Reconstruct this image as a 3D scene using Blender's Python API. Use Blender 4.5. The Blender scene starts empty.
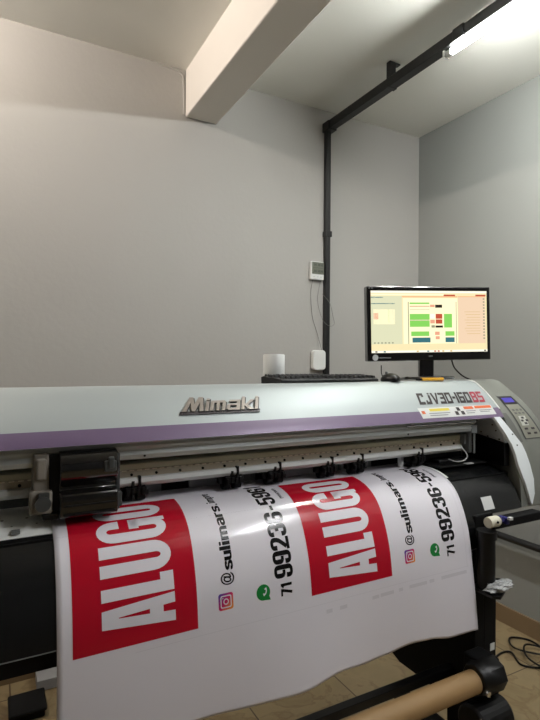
import bpy, bmesh, math, random
from math import sin, cos, pi, radians
from mathutils import Vector, Matrix
random.seed(4)
scene = bpy.context.scene
COL = scene.collection
H = 1.48                       # camera height above the floor

# ------------------------------------------------------------------ materials
def lin(c):
    return tuple(((v/255)/12.92 if v/255 <= .04045 else (((v/255)+.055)/1.055)**2.4) for v in c)
def mat(name, rgb, rough=.5, metal=0., spec=.5, coat=0., noise=0., nscale=20., bump=0., bscale=60., emit=0.):
    m = bpy.data.materials.new(name); m.use_nodes = True
    nt = m.node_tree; b = nt.nodes['Principled BSDF']
    c = (*lin(rgb), 1)
    b.inputs['Base Color'].default_value = c
    b.inputs['Roughness'].default_value = rough
    b.inputs['Metallic'].default_value = metal
    b.inputs['Specular IOR Level'].default_value = spec
    b.inputs['Coat Weight'].default_value = coat
    b.inputs['Coat Roughness'].default_value = .12
    if emit:
        b.inputs['Emission Color'].default_value = c
        b.inputs['Emission Strength'].default_value = emit
    if noise or bump:
        tc = nt.nodes.new('ShaderNodeTexCoord')
    if noise:
        n = nt.nodes.new('ShaderNodeTexNoise'); n.inputs['Scale'].default_value = nscale
        n.inputs['Detail'].default_value = 6
        nt.links.new(tc.outputs['Object'], n.inputs['Vector'])
        r = nt.nodes.new('ShaderNodeMapRange')
        r.inputs['To Min'].default_value = 1-noise; r.inputs['To Max'].default_value = 1+noise
        nt.links.new(n.outputs['Fac'], r.inputs['Value'])
        x = nt.nodes.new('ShaderNodeVectorMath'); x.operation = 'SCALE'
        x.inputs[0].default_value = c[:3]
        nt.links.new(r.outputs['Result'], x.inputs['Scale'])
        nt.links.new(x.outputs['Vector'], b.inputs['Base Color'])
    if bump:
        n2 = nt.nodes.new('ShaderNodeTexNoise'); n2.inputs['Scale'].default_value = bscale
        n2.inputs['Detail'].default_value = 5
        nt.links.new(tc.outputs['Object'], n2.inputs['Vector'])
        bp = nt.nodes.new('ShaderNodeBump'); bp.inputs['Strength'].default_value = bump
        bp.inputs['Distance'].default_value = .004
        nt.links.new(n2.outputs['Fac'], bp.inputs['Height'])
        nt.links.new(bp.outputs['Normal'], b.inputs['Normal'])
    return m

M = {}
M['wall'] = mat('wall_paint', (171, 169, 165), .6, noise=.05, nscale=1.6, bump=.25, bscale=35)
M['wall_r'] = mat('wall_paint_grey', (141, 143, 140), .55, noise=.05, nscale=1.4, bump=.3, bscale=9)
M['wall_dark'] = mat('wall_low_bounce', (92, 90, 88), .7)  # unseen walls kept dark to cut the light they bounce back
M['ceil'] = mat('ceiling_paint', (230, 230, 224), .7, noise=.05, nscale=2.2, bump=.4, bscale=5)
M['beam'] = mat('beam_paint', (226, 221, 214), .6, noise=.03, nscale=3, bump=.2, bscale=14)
M['black'] = mat('black_plastic', (11, 11, 12), .42, spec=.35)
M['black_matte'] = mat('black_matte', (7, 7, 8), .7, spec=.2, noise=.2, nscale=8)
M['black_gloss'] = mat('black_gloss', (16, 16, 17), .10, coat=1.)
M['guide'] = mat('black_guide', (15, 16, 17), .27, noise=.1, nscale=10)
M['conduit'] = mat('black_conduit', (17, 17, 19), .45, bump=.1)
M['cover'] = mat('silver_paint', (163, 171, 172), .5, metal=.3, noise=.03, nscale=3)
M['purple'] = mat('purple_band', (106, 90, 117), .34, metal=.1)
M['trim'] = mat('white_trim', (225, 228, 226), .35)
M['cap'] = mat('housing_paint', (122, 124, 117), .42, metal=.15)
M['bracket'] = mat('bracket_silver', (232, 238, 240), .4, metal=.05)
M['darkgrey'] = mat('dark_grey_plastic', (62, 64, 64), .45)
M['alu'] = mat('aluminium', (172, 176, 175), .35, metal=.3)
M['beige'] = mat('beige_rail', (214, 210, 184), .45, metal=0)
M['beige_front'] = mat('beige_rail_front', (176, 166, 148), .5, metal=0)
M['scale'] = mat('scale_tape', (236, 226, 206), .5)
M['lightgrey'] = mat('light_grey_metal', (206, 208, 206), .4, metal=0)
M['midgrey'] = mat('mid_grey_panel', (120, 124, 124), .5)
M['bracketbrown'] = mat('grey_brown_bracket', (140, 134, 124), .5, noise=.2, nscale=40)
M['platen'] = mat('platen_white', (238, 240, 236), .4, metal=0)
M['vinyl'] = mat('vinyl_sheet', (226, 223, 230), .17, spec=.4, bump=.05, bscale=9)
M['vred'] = mat('red_ink', (176, 16, 38), .17, spec=.4)
M['vblack'] = mat('black_ink', (12, 12, 14), .2, spec=.4)
M['vfaint'] = mat('faint_grey_ink', (212, 209, 216), .2)
M['vgreen'] = mat('green_ink', (32, 125, 58), .2, spec=.4)
M['white'] = mat('white_plastic', (222, 224, 222), .4)
M['offwhite'] = mat('off_white_plastic', (206, 202, 184), .45)
M['paper'] = mat('white_label', (200, 202, 200), .6)
M['yellow'] = mat('yellow_plastic', (214, 158, 30), .4)
M['labelyellow'] = mat('label_yellow', (208, 190, 70), .5)
M['labelorange'] = mat('label_orange', (205, 98, 50), .5)
M['lettergrey'] = mat('letter_chrome', (150, 143, 136), .3, metal=.5)
M['letterdark'] = mat('letter_dark', (38, 30, 34), .4)
M['letterred'] = mat('letter_red', (150, 44, 62), .4)
M['cardboard'] = mat('cardboard', (146, 116, 76), .62, noise=.16, nscale=7)
M['basetile'] = mat('baseboard_tile', (124, 104, 78), .4, noise=.08, nscale=6)
M['plastic_bag'] = mat('crumpled_plastic', (170, 172, 172), .25)
M['key'] = mat('black_keys', (22, 22, 23), .42)
M['lcdgrey'] = mat('lcd_grey', (104, 108, 96), .3)
M['lcddark'] = mat('lcd_dark_digit', (50, 54, 48), .4)
M['panel'] = mat('panel_membrane', (132, 132, 120), .45)
M['btn'] = mat('panel_buttons', (96, 97, 92), .45)
M['btnlight'] = mat('panel_buttons_light', (186, 187, 178), .45)
M['cable'] = mat('thin_grey_cable', (118, 118, 114), .5)
M['chrome'] = mat('chrome', (200, 200, 200), .18, metal=1)
M['blue'] = mat('blue_plastic', (52, 52, 120), .4)
M['greybox'] = mat('grey_sheet_metal', (150, 150, 152), .5)
def emis(name, rgb, s):
    m = bpy.data.materials.new(name); m.use_nodes = True; nt = m.node_tree
    nt.nodes.clear(); e = nt.nodes.new('ShaderNodeEmission'); o = nt.nodes.new('ShaderNodeOutputMaterial')
    e.inputs['Color'].default_value = (*lin(rgb), 1); e.inputs['Strength'].default_value = s
    nt.links.new(e.outputs[0], o.inputs[0]); return m
M['tube'] = emis('fluorescent_tube', (253, 255, 250), 430)
M['tube_top'] = emis('fluorescent_tube_dim', (253, 255, 250), 120)
M['tube3'] = emis('fill_tube', (253, 253, 255), 280)  # added out-of-view tube, front fill for rails and sheet
M['tube3_top'] = emis('fill_tube_ceiling_boost', (253, 253, 255), 260)  # upper half glow raised to brighten the ceiling
M['tube2'] = emis('warm_tube', (255, 242, 228), 130)
M['tube2_top'] = emis('warm_tube_ceiling_boost', (255, 242, 230), 290)  # upper half glows stronger than the lower, added to lift the ceiling
SC = 1.0
for k, c, s in [('s_base', (250, 234, 184), 1.0), ('s_side', (226, 226, 190), 1.0), ('s_right', (244, 214, 182), 1.0), ('s_bar', (247, 190, 140), 1.),
             ('s_green', (146, 226, 104), .9), ('s_red', (206, 92, 66), .9), ('s_teal', (70, 130, 140), .8), ('s_dark', (56, 50, 44), .8),
             ('s_pink', (240, 170, 140), 1.), ('s_cream', (255, 244, 200), 1.15), ('s_line', (170, 170, 140), .8), ('s_white', (255, 250, 230), 1.1), ('s_lcd', (104, 96, 200), .9), ('s_tan', (226, 190, 120), .9)]:
    M[k] = emis(k, c, s*.88)

# instagram style ink: diagonal gradient printed on the sheet
def insta_mat():
    m = bpy.data.materials.new('gradient_icon_ink'); m.use_nodes = True; nt = m.node_tree
    b = nt.nodes['Principled BSDF']; b.inputs['Roughness'].default_value = .2
    tc = nt.nodes.new('ShaderNodeTexCoord'); sp = nt.nodes.new('ShaderNodeSeparateXYZ')
    nt.links.new(tc.outputs['Generated'], sp.inputs[0])
    a = nt.nodes.new('ShaderNodeMath'); a.operation = 'ADD'
    inv = nt.nodes.new('ShaderNodeMath'); inv.operation = 'SUBTRACT'; inv.inputs[0].default_value = 1
    nt.links.new(sp.outputs['Z'], inv.inputs[1])
    nt.links.new(inv.outputs[0], a.inputs[0]); nt.links.new(sp.outputs['X'], a.inputs[1])
    d = nt.nodes.new('ShaderNodeMath'); d.operation = 'MULTIPLY'; d.inputs[1].default_value = .5
    nt.links.new(a.outputs[0], d.inputs[0])
    r = nt.nodes.new('ShaderNodeValToRGB'); nt.links.new(d.outputs[0], r.inputs[0])
    e = r.color_ramp.elements
    e[0].position = .1; e[0].color = (*lin((88, 62, 150)), 1)
    e[1].position = .95; e[1].color = (*lin((232, 150, 60)), 1)
    x = e.new(.5); x.color = (*lin((200, 40, 100)), 1)
    nt.links.new(r.outputs[0], b.inputs['Base Color']); return m
M['insta'] = insta_mat()

def floor_mat():
    m = bpy.data.materials.new('floor_tiles'); m.use_nodes = True; nt = m.node_tree
    b = nt.nodes['Principled BSDF']; b.inputs['Roughness'].default_value = .28
    tc = nt.nodes.new('ShaderNodeTexCoord')
    mp = nt.nodes.new('ShaderNodeMapping'); mp.inputs['Location'].default_value = (-1.42+.9, -2.05+.9, 0)
    nt.links.new(tc.outputs['Object'], mp.inputs['Vector'])
    br = nt.nodes.new('ShaderNodeTexBrick'); br.offset = 0
    br.inputs['Scale'].default_value = 1; br.inputs['Brick Width'].default_value = .45; br.inputs['Row Height'].default_value = .45
    br.inputs['Mortar Size'].default_value = .0035; br.inputs['Mortar Smooth'].default_value = .3
    nt.links.new(mp.outputs[0], br.inputs['Vector'])
    w = nt.nodes.new('ShaderNodeTexNoise'); w.inputs['Scale'].default_value = 3.2; w.inputs['Detail'].default_value = 8; w.inputs['Distortion'].default_value = 2.2
    nt.links.new(tc.outputs['Object'], w.inputs['Vector'])
    r = nt.nodes.new('ShaderNodeValToRGB'); nt.links.new(w.outputs['Fac'], r.inputs[0])
    e = r.color_ramp.elements
    e[0].position = .3; e[0].color = (*lin((136, 120, 90)), 1)
    e[1].position = .75; e[1].color = (*lin((122, 104, 74)), 1)
    v = e.new(.5); v.color = (*lin((144, 127, 96)), 1)
    v2 = e.new(.56); v2.color = (*lin((124, 105, 76)), 1)
    v3 = e.new(.6); v3.color = (*lin((136, 120, 90)), 1)
    mx = nt.nodes.new('ShaderNodeMix'); mx.data_type = 'RGBA'
    nt.links.new(br.outputs['Fac'], mx.inputs[0]); nt.links.new(r.outputs[0], mx.inputs[6])
    mx.inputs[7].default_value = (*lin((74, 56, 38)), 1)
    nt.links.new(mx.outputs[2], b.inputs['Base Color']); return m
M['floor'] = floor_mat()

# ------------------------------------------------------------------ helpers
def link(name, bm, m, parent=None, smooth=False, bevel=0., seg=2):
    bmesh.ops.recalc_face_normals(bm, faces=bm.faces)
    me = bpy.data.meshes.new(name); bm.to_mesh(me); bm.free()
    if smooth:
        for p in me.polygons: p.use_smooth = True
    o = bpy.data.objects.new(name, me); COL.objects.link(o)
    ms = m if isinstance(m, (list, tuple)) else [m]
    for k in ms: me.materials.append(M[k])
    if bevel:
        b = o.modifiers.new('b', 'BEVEL'); b.width = bevel; b.segments = seg; b.limit_method = 'ANGLE'; b.angle_limit = radians(40)
    if smooth:
        try:
            me.set_sharp_from_angle(angle=radians(42))
        except Exception: pass
    if parent: setpar(o, parent)
    return o
def setpar(o, p):
    o.parent = p
    mw = Matrix.Identity(4); q = p
    chain = []
    while q: chain.append(q); q = q.parent
    for q in reversed(chain):
        mw = mw @ q.matrix_parent_inverse @ Matrix.LocRotScale(q.location, q.rotation_euler, q.scale)
    o.matrix_parent_inverse = mw.inverted()
def thing(name, label, cat, loc=(0, 0, 0), group=None, rot=(0, 0, 0)):
    o = bpy.data.objects.new(name, None); COL.objects.link(o); o.location = loc; o.rotation_euler = rot
    o.empty_display_size = .05
    o['label'] = label; o['category'] = cat
    if group: o['group'] = group
    return o
def tag(o, label, cat, group=None):
    o['label'] = label; o['category'] = cat
    if group: o['group'] = group
    return o
def struct(o): o['kind'] = 'structure'; return o

def box(bm, x0, x1, y0, y1, z0, z1, mtx=None, mi=0):
    v = [bm.verts.new(p) for p in [(x0,y0,z0),(x1,y0,z0),(x1,y1,z0),(x0,y1,z0),(x0,y0,z1),(x1,y0,z1),(x1,y1,z1),(x0,y1,z1)]]
    for f in [(0,3,2,1),(4,5,6,7),(0,1,5,4),(1,2,6,5),(2,3,7,6),(3,0,4,7)]:
        bm.faces.new([v[i] for i in f]).material_index = mi
    if mtx is not None:
        for q in v: q.co = mtx @ q.co
    return v
def tube(bm, pts, r, n=10, caps=True, mi=0):
    pts = [Vector(p) for p in pts]; rings = []
    rs = r if isinstance(r, (list, tuple)) else [r]*len(pts)
    up = None
    for i, p in enumerate(pts):
        d = (pts[min(i+1, len(pts)-1)] - pts[max(i-1, 0)]).normalized()
        if up is None:
            up = Vector((0, 0, 1)) if abs(d.z) < .9 else Vector((1, 0, 0))
        a = d.cross(up).normalized(); b = a.cross(d).normalized(); up = b
        rings.append([bm.verts.new(p + (a*cos(t) + b*sin(t))*rs[i]) for t in [2*pi*k/n for k in range(n)]])
    for i in range(len(rings)-1):
        for k in range(n):
            bm.faces.new([rings[i][k], rings[i][(k+1)%n], rings[i+1][(k+1)%n], rings[i+1][k]]).material_index = mi
    if caps:
        bm.faces.new(rings[0][::-1]).material_index = mi; bm.faces.new(rings[-1]).material_index = mi
def prismX(bm, poly, x0, x1, mi=0):
    """poly: (y,z) outline extruded along X"""
    a = [bm.verts.new((x0, y, z)) for y, z in poly]; b = [bm.verts.new((x1, y, z)) for y, z in poly]
    n = len(poly)
    for i in range(n): bm.faces.new([a[i], a[(i+1)%n], b[(i+1)%n], b[i]]).material_index = mi
    bm.faces.new(a).material_index = mi; bm.faces.new(b[::-1]).material_index = mi
def lathe(bm, prof, c, axis='Z', n=28):
    """prof: (r, h) list"""
    rings = []
    for r, h in prof:
        ring = []
        for k in range(n):
            t = 2*pi*k/n; a, b = r*cos(t), r*sin(t)
            p = {'Z': (a, b, h), 'X': (h, a, b), 'Y': (a, h, b)}[axis]
            ring.append(bm.verts.new(Vector(c) + Vector(p)))
        rings.append(ring)
    for i in range(len(rings)-1):
        for k in range(n): bm.faces.new([rings[i][k], rings[i][(k+1)%n], rings[i+1][(k+1)%n], rings[i+1][k]])
    bm.faces.new(rings[0]); bm.faces.new(rings[-1])
def nb(): return bmesh.new()
def spline(P, n=8):
    P = [Vector(p) for p in P]; o = []
    for i in range(len(P)-1):
        p0, p1, p2, p3 = P[max(i-1, 0)], P[i], P[i+1], P[min(i+2, len(P)-1)]
        for k in range(n):
            t = k/n; o.append(.5*((2*p1)+(p2-p0)*t+(2*p0-5*p1+4*p2-p3)*t*t+(3*p1-p0-3*p2+p3)*t**3))
    o.append(P[-1]); return o

class Surf:
    """a ruled surface: a profile in (Y, drop below the camera) swept along X, addressed by (X, arc length)"""
    def __init__(s, raw, n=12, smooth=True):
        P = [Vector((y, H-h)) for y, h in raw]
        s.D = spline([Vector((p.x, p.y, 0)) for p in P], n) if smooth else [Vector((p.x, p.y, 0)) for p in P]
        s.S = [0]
        for i in range(len(s.D)-1): s.S.append(s.S[-1] + (s.D[i+1]-s.D[i]).length)
    def at(s, X, t, off=0., wav=None):
        import bisect
        i = max(0, min(bisect.bisect_right(s.S, t)-1, len(s.D)-2))
        a, b = s.D[i], s.D[i+1]; L = s.S[i+1]-s.S[i]
        k = (t-s.S[i])/L; p = a.lerp(b, k); d = (b-a)
        # smooth the normal
        a0 = s.D[max(i-1, 0)]; b1 = s.D[min(i+2, len(s.D)-1)]
        d = ((b-a0).normalized()*(1-k) + (b1-a).normalized()*k).normalized()
        n = Vector((d.y, -d.x))          # points to the front/up
        if n.y < 0 and abs(n.x) < .3: n = -n
        if n.x > 0 and n.y < .3: n = -n
        q = Vector((X, p.x + n.x*off, p.y + n.y*off))
        if wav: q += wav(X, t)
        return q
    def mesh(s, bm, x0, x1, t0, t1, nx, nt, off=0., wav=None):
        g = [[bm.verts.new(s.at(x0+(x1-x0)*i/nx, t0+(t1-t0)*j/nt, off, wav)) for j in range(nt+1)] for i in range(nx+1)]
        for i in range(nx):
            for j in range(nt): bm.faces.new([g[i][j], g[i][j+1], g[i+1][j+1], g[i+1][j]])
        return g

def cut_grid(bm, step, axes=(0, 1)):
    for ax in axes:
        lo = min(v.co[ax] for v in bm.verts); hi = max(v.co[ax] for v in bm.verts)
        k = math.floor(lo/step)+1
        while k*step < hi:
            no = [0, 0, 0]; no[ax] = 1; co = [0, 0, 0]; co[ax] = k*step
            bmesh.ops.bisect_plane(bm, geom=bm.verts[:]+bm.edges[:]+bm.faces[:], plane_co=co, plane_no=no)
            k += 1
def text_bm(s, bold=.0, shear=0., spacing=1.):
    cu = bpy.data.curves.new('t', 'FONT'); cu.body = s; cu.offset = bold; cu.shear = shear; cu.space_character = spacing
    cu.resolution_u = 4
    o = bpy.data.objects.new('t', cu); COL.objects.link(o)
    dg = bpy.context.evaluated_depsgraph_get(); me = o.evaluated_get(dg).to_mesh()
    bm = nb(); bm.from_mesh(me)
    o.evaluated_get(dg).to_mesh_clear(); bpy.data.objects.remove(o); bpy.data.curves.remove(cu)
    bmesh.ops.remove_doubles(bm, verts=bm.verts, dist=1e-5)
    return bm
def normalise(bm, x0, x1, y0, y1):
    """stretch flat text to an exact rectangle"""
    ax = min(v.co.x for v in bm.verts); bx = max(v.co.x for v in bm.verts)
    ay = min(v.co.y for v in bm.verts); by = max(v.co.y for v in bm.verts)
    for v in bm.verts:
        v.co.x = x0 + (v.co.x-ax)/(bx-ax)*(x1-x0); v.co.y = y0 + (v.co.y-ay)/(by-ay)*(y1-y0); v.co.z = 0
def poly_bm(polys):
    bm = nb()
    for outer in polys:
        bm.faces.new([bm.verts.new((x, y, 0)) for x, y in outer])
    bmesh.ops.triangulate(bm, faces=bm.faces)
    return bm
def arc(cx, cy, rx, ry, a0, a1, n=10):
    return [(cx+rx*cos(radians(a0+(a1-a0)*i/n)), cy+ry*sin(radians(a0+(a1-a0)*i/n))) for i in range(n+1)]
def ring_strip(bm, outer, inner):
    """fill between two open outlines with the same number of points"""
    a = [bm.verts.new((x, y, 0)) for x, y in outer]; b = [bm.verts.new((x, y, 0)) for x, y in inner]
    for i in range(len(a)-1): bm.faces.new([a[i], a[i+1], b[i+1], b[i]])

# =================================================================== the room
XR, YB, ZC = 2.574, 2.63, 3.037
XL, YF = -2.3, -2.6
def slab(name, m, x0, x1, y0, y1, z0, z1):
    bm = nb(); box(bm, x0, x1, y0, y1, z0, z1); return struct(link(name, bm, m))
slab('floor', 'floor', XL-.1, XR+.1, YF-.1, YB+.1, -.1, 0)
slab('ceiling', 'ceil', XL-.1, XR+.1, YF-.1, YB+.1, ZC, ZC+.1)
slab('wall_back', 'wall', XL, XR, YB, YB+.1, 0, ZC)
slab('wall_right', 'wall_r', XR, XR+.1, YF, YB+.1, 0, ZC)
slab('wall_left', 'wall_dark', XL-.1, XL, YF, YB+.1, 0, ZC)
slab('wall_front', 'wall_dark', XL, XR, YF-.1, YF, 0, ZC)
o = slab('trim_1', 'beam', .888, 1.066, YF, YB, 2.787, ZC+.02)      # the ceiling beam
bv = o.modifiers.new('b', 'BEVEL'); bv.width = .006; bv.segments = 2
# raised plaster fillet where the wall meets the beam
bm = nb(); tube(bm, spline([(.70, 2.632, 3.036), (.80, 2.630, 3.030), (.855, 2.629, 3.018), (.876, 2.629, 2.98), (.880, 2.629, 2.80)], 6), .0055, 8)
struct(link('trim_2', bm, 'wall', smooth=True))
slab('baseboard_right', 'basetile', XR-.012, XR, YF, YB, 0, .098)
slab('baseboard_back', 'basetile', XL, XR-.012, YB-.012, YB, 0, .098)

# ------------------------------------------------------------------ conduit on wall and ceiling
cd = thing('cable_conduit', 'black square conduit running up the back wall and along the ceiling', 'conduit', (1.80, 2.60, 0))
bm = nb(); box(bm, 1.782, 1.813, 2.597, 2.629, .02, 2.94); box(bm, 1.790, 1.806, 2.594, 2.597, .02, 2.89)
link('wall_run', bm, 'conduit', cd, bevel=.003)
bm = nb(); box(bm, 1.775, 1.824, -2.3, 2.629, 2.902, 2.951); box(bm, 1.768, 1.829, 2.56, 2.629, 2.895, 2.950)
link('ceiling_run', bm, 'conduit', cd, bevel=.003)
for y in (1.58, .2, -1.2):
    bm = nb(); box(bm, 1.768, 1.829, y-.03, y+.03, 2.897, 2.952); link('coupling', bm, 'conduit', cd, bevel=.002)
bm = nb(); box(bm, 1.776, 1.820, 2.590, 2.629, 2.250, 2.285); link('coupling', bm, 'conduit', cd, bevel=.002)
for y in (2.04, .8, -.5):
    bm = nb()
    box(bm, 1.778, 1.819, y-.014, y+.014, 2.945, 3.033); box(bm, 1.778, 1.85, y-.014, y+.014, 3.028, 3.036)
    box(bm, 1.770, 1.827, y-.014, y+.014, 2.899, 2.903)
    link('hanger_bracket', bm, 'conduit', cd, bevel=.002)

# ------------------------------------------------------------------ lamps
def lamp(y0, y1, label, m='tube', x=1.803, z=2.884):
    t = thing('fluorescent_lamp', label, 'lamp', (x, (y0+y1)/2, z))
    bm = nb(); tube(bm, [(x, y0+.03, z), (x, y1-.03, z)], .0135, 16)
    bm.normal_update()
    for f_ in bm.faces: f_.material_index = 1 if f_.calc_center_median().z > z-.004 else 0
    link('glass_tube', bm, [m, m+'_top'], t, smooth=True)
    for a, b in ((y0, y0+.03), (y1-.03, y1)):
        bm = nb(); lathe(bm, [(.010, a), (.0145, a+.004), (.0145, b-.002), (.012, b)], (x, 0, z), 'Y', 16)
        link('end_cap', bm, 'lightgrey', t, smooth=True)
        bm = nb(); box(bm, x-.017, x+.016, (a+b)/2+(.018 if a > y0 else -.028), (a+b)/2+(.028 if a > y0 else -.018), z-.016, z+.018)
        link('lamp_holder', bm, 'white', t, bevel=.002)
    return t
lamp(1.07, 1.67, 'lit white fluorescent tube fixed beside the black ceiling conduit')
lamp(-.9, .3, 'added unseen fluorescent tube on the ceiling conduit behind the camera', 'tube3')  # added out of view to light the rails and sheet from the front
L3 = lamp(1.35, 2.55, 'warm fluorescent tube on the ceiling left of the beam', 'tube2', -.65, 2.985)
bm = nb(); box(bm, -.68, -.62, 1.35, 2.55, 3.010, 3.036); link('batten', bm, 'white', L3, bevel=.003)

# ------------------------------------------------------------------ right wall pipe
bm = nb(); tube(bm, [(2.53, YF+.02, .505), (2.53, 2.60, .505)], .019, 14)
for y in (2.35, 1.2, 0): box(bm, 2.528, 2.573, y-.012, y+.012, .49, .52)
tag(link('wall_pipe', bm, 'conduit', smooth=True), 'black pipe running low along the right grey wall', 'pipe')

# ------------------------------------------------------------------ wall gadgets
hy = thing('thermometer_hygrometer', 'white digital thermometer with grey screen on the wall beside the conduit', 'thermometer', (1.73, 2.62, 1.98))
bm = nb(); box(bm, 1.678, 1.772, 2.604, 2.629, 1.98, 2.092); link('case', bm, 'white', hy, bevel=.006)
bm = nb(); box(bm, 1.684, 1.768, 2.601, 2.604, 2.014, 2.087)
sc_ = link('screen', bm, 'lcdgrey', hy, bevel=.001)
bm = nb(); box(bm, 1.692, 1.760, 2.6, 2.601, 2.051, 2.0525)
for x in (1.70, 1.725, 1.745):
    for z in (2.024, 2.062):
        box(bm, x, x+.003, 2.6, 2.601, z, z+.016); box(bm, x+.010, x+.013, 2.6, 2.601, z, z+.016); box(bm, x, x+.013, 2.6, 2.601, z+.0065, z+.0085)
link('digits', bm, 'lcddark', sc_)
for x in (1.70, 1.725, 1.75):
    bm = nb(); box(bm, x-.007, x+.007, 2.601, 2.604, 1.995, 2.002); link('button', bm, 'lightgrey', hy, bevel=.001)
bm = nb(); tube(bm, spline([(1.700, 2.618, 1.985), (1.688, 2.622, 1.90), (1.70, 2.622, 1.76), (1.735, 2.622, 1.66), (1.755, 2.60, 1.55), (1.765, 2.60, 1.46)]), .0016, 6)
link('probe_cable', bm, 'cable', hy, smooth=True)
bm = nb(); tube(bm, spline([(1.757, 2.618, 1.985), (1.738, 2.622, 1.86), (1.76, 2.600, 1.74), (1.80, 2.580, 1.70), (1.835, 2.583, 1.715), (1.838, 2.60, 1.76), (1.80, 2.581, 1.84), (1.77, 2.62, 1.90)]), .0012, 6)
link('power_cable', bm, 'cable', hy, smooth=True)

bm = nb()
pts = [(sx*(.033+.007*cos(a)), sz*0) for a in (0,) for sx, sz in ((1, 1),)]
outl = []
for cx, cz, a0 in ((1.763, 1.530, 0), (1.717, 1.530, 90), (1.717, 1.452, 180), (1.763, 1.452, 270)):
    outl += arc(cx, cz, .022, .022, a0, a0+90, 8)
a = [bm.verts.new((x-.003, 2.628, z)) for x, z in outl]; b = [bm.verts.new((x-.003, 2.592, z)) for x, z in outl]
for i in range(len(outl)): bm.faces.new([a[i], a[(i+1) % len(outl)], b[(i+1) % len(outl)], b[i]])
bm.faces.new(a); bm.faces.new(b)
wb = tag(link('wall_box', bm, 'white', bevel=.006, seg=3), 'white rounded box on the back wall below the thermometer', 'box')

# =================================================================== the printer
PR = thing('large_format_printer', 'wide silver and purple large format printer on black stand', 'printer', (.65, 1.4, 0))
X0, XS_, XE = -.38, 1.66, 1.83        # cover from X0 to the seam, housing beyond
cov = [(1.66, .30), (1.66, .083), (1.55, .0765), (1.45, .0705), (1.41, .0700), (1.375, .084), (1.354, .100), (1.3086, .138), (1.2735, .176), (1.257, .199)]
# rounded crest
cov_s = [(1.66, .30), (1.66, .083)] + [(v.x, v.y) for v in spline([(1.62, .0808, 0), (1.50, .0733, 0), (1.43, .0695, 0), (1.400, .0725, 0), (1.375, .084, 0), (1.34, .1105, 0), (1.3086, .138, 0), (1.2735, .176, 0), (1.257, .199, 0)], 5)]
def band(bm, prof, x0, x1, th=.006, nx=1):
    """closed thin shell following prof"""
    inner = []
    for i, (y, h) in enumerate(prof):
        p0 = prof[max(i-1, 0)]; p1 = prof[min(i+1, len(prof)-1)]
        d = Vector((p1[0]-p0[0], p1[1]-p0[1])).normalized(); n = Vector((-d.y, d.x))   # inward side
        inner.append((y - n.x*th*(-1 if False else 1), h - n.y*th))
    # choose inside = larger drop / toward the machine
    A = [[bm.verts.new((x, y, H-h)) for y, h in prof] for x in (x0, x1)]
    B = [[bm.verts.new((x, y, H-h)) for y, h in inner] for x in (x0, x1)]
    for i in range(len(prof)-1):
        bm.faces.new([A[0][i], A[0][i+1], A[1][i+1], A[1][i]])
        bm.faces.new([B[0][i+1], B[0][i], B[1][i], B[1][i+1]])
        for k in (0, 1): bm.faces.new([A[k][i], A[k][i+1], B[k][i+1], B[k][i]])
    for i in (0, -1): bm.faces.new([A[0][i], A[1][i], B[1][i], B[0][i]])
bm = nb(); band(bm, cov_s, X0, XS_, .006)
cover = link('top_cover', bm, 'cover', PR, smooth=True)
CS = Surf([(1.46, .0715), (1.43, .0695), (1.400, .0725), (1.375, .084), (1.34, .1105), (1.3086, .138), (1.2735, .176), (1.257, .199)], 5)
def cov_t(h):      # arc length at a given drop
    for i in range(len(CS.D)-1):
        a, b = H-CS.D[i].y, H-CS.D[i+1].y
        if i > 5 and a <= h <= b: return CS.S[i] + (h-a)/(b-a)*(CS.S[i+1]-CS.S[i])
    return CS.S[-1]
def sheetlet(surf, x0, x1, t0, t1, off, nt=8, name='x', m='white', parent=None, th=.0006, nx=1):
    bm = nb(); g = surf.mesh(bm, x0, x1, t0, t1, nx, nt, off)
    o = link(name, bm, m, parent, smooth=True)
    return o
sheetlet(CS, X0, XS_, cov_t(.1655), CS.S[-1], .0008, 10, 'purple_stripe', 'purple', cover)
# white seam trim between the cover and the end housing
bm = nb()
ys = [(v.x, v.y) for v in spline([(1.62, .0795, 0), (1.50, .072, 0), (1.43, .068, 0), (1.400, .071, 0), (1.375, .082, 0), (1.34, .1085, 0), (1.3086, .136, 0), (1.276, .170, 0)], 5)]
tube(bm, [(XS_+.001, y, H-h) for y, h in ys], .0028, 6); link('seam_trim', bm, 'trim', PR, smooth=True)

# lettering on the cover
def on_surf(bm, surf, fx, ft, off, name, m, parent, solid=0., step=.01, axes=(0, 1), wav=None):
    cut_grid(bm, step, axes)
    for v in bm.verts:
        X, t = fx(v.co.x, v.co.y), ft(v.co.x, v.co.y)
        v.co = surf.at(X, t, off, wav)
    bmesh.ops.recalc_face_normals(bm, faces=bm.faces)
    o = link(name, bm, m, parent)
    if solid:
        s = o.modifiers.new('s', 'SOLIDIFY'); s.thickness = solid; s.offset = 0
    return o
# "Mimaki": squared italic capitals, built from strokes (unit = letter height)
def strokes_bm(glyphs, w, joinshear=0.):
    bm = nb()
    for polys in glyphs:
        for p in polys:
            f = bm.faces.new([bm.verts.new((x + y*joinshear, y, 0)) for x, y in p])
    return bm
def bar(x0, x1, y0, y1): return [(x0, y0), (x1, y0), (x1, y1), (x0, y1)]
tl, tb = cov_t(.104), cov_t(.139)
G = []
x = 0
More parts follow.
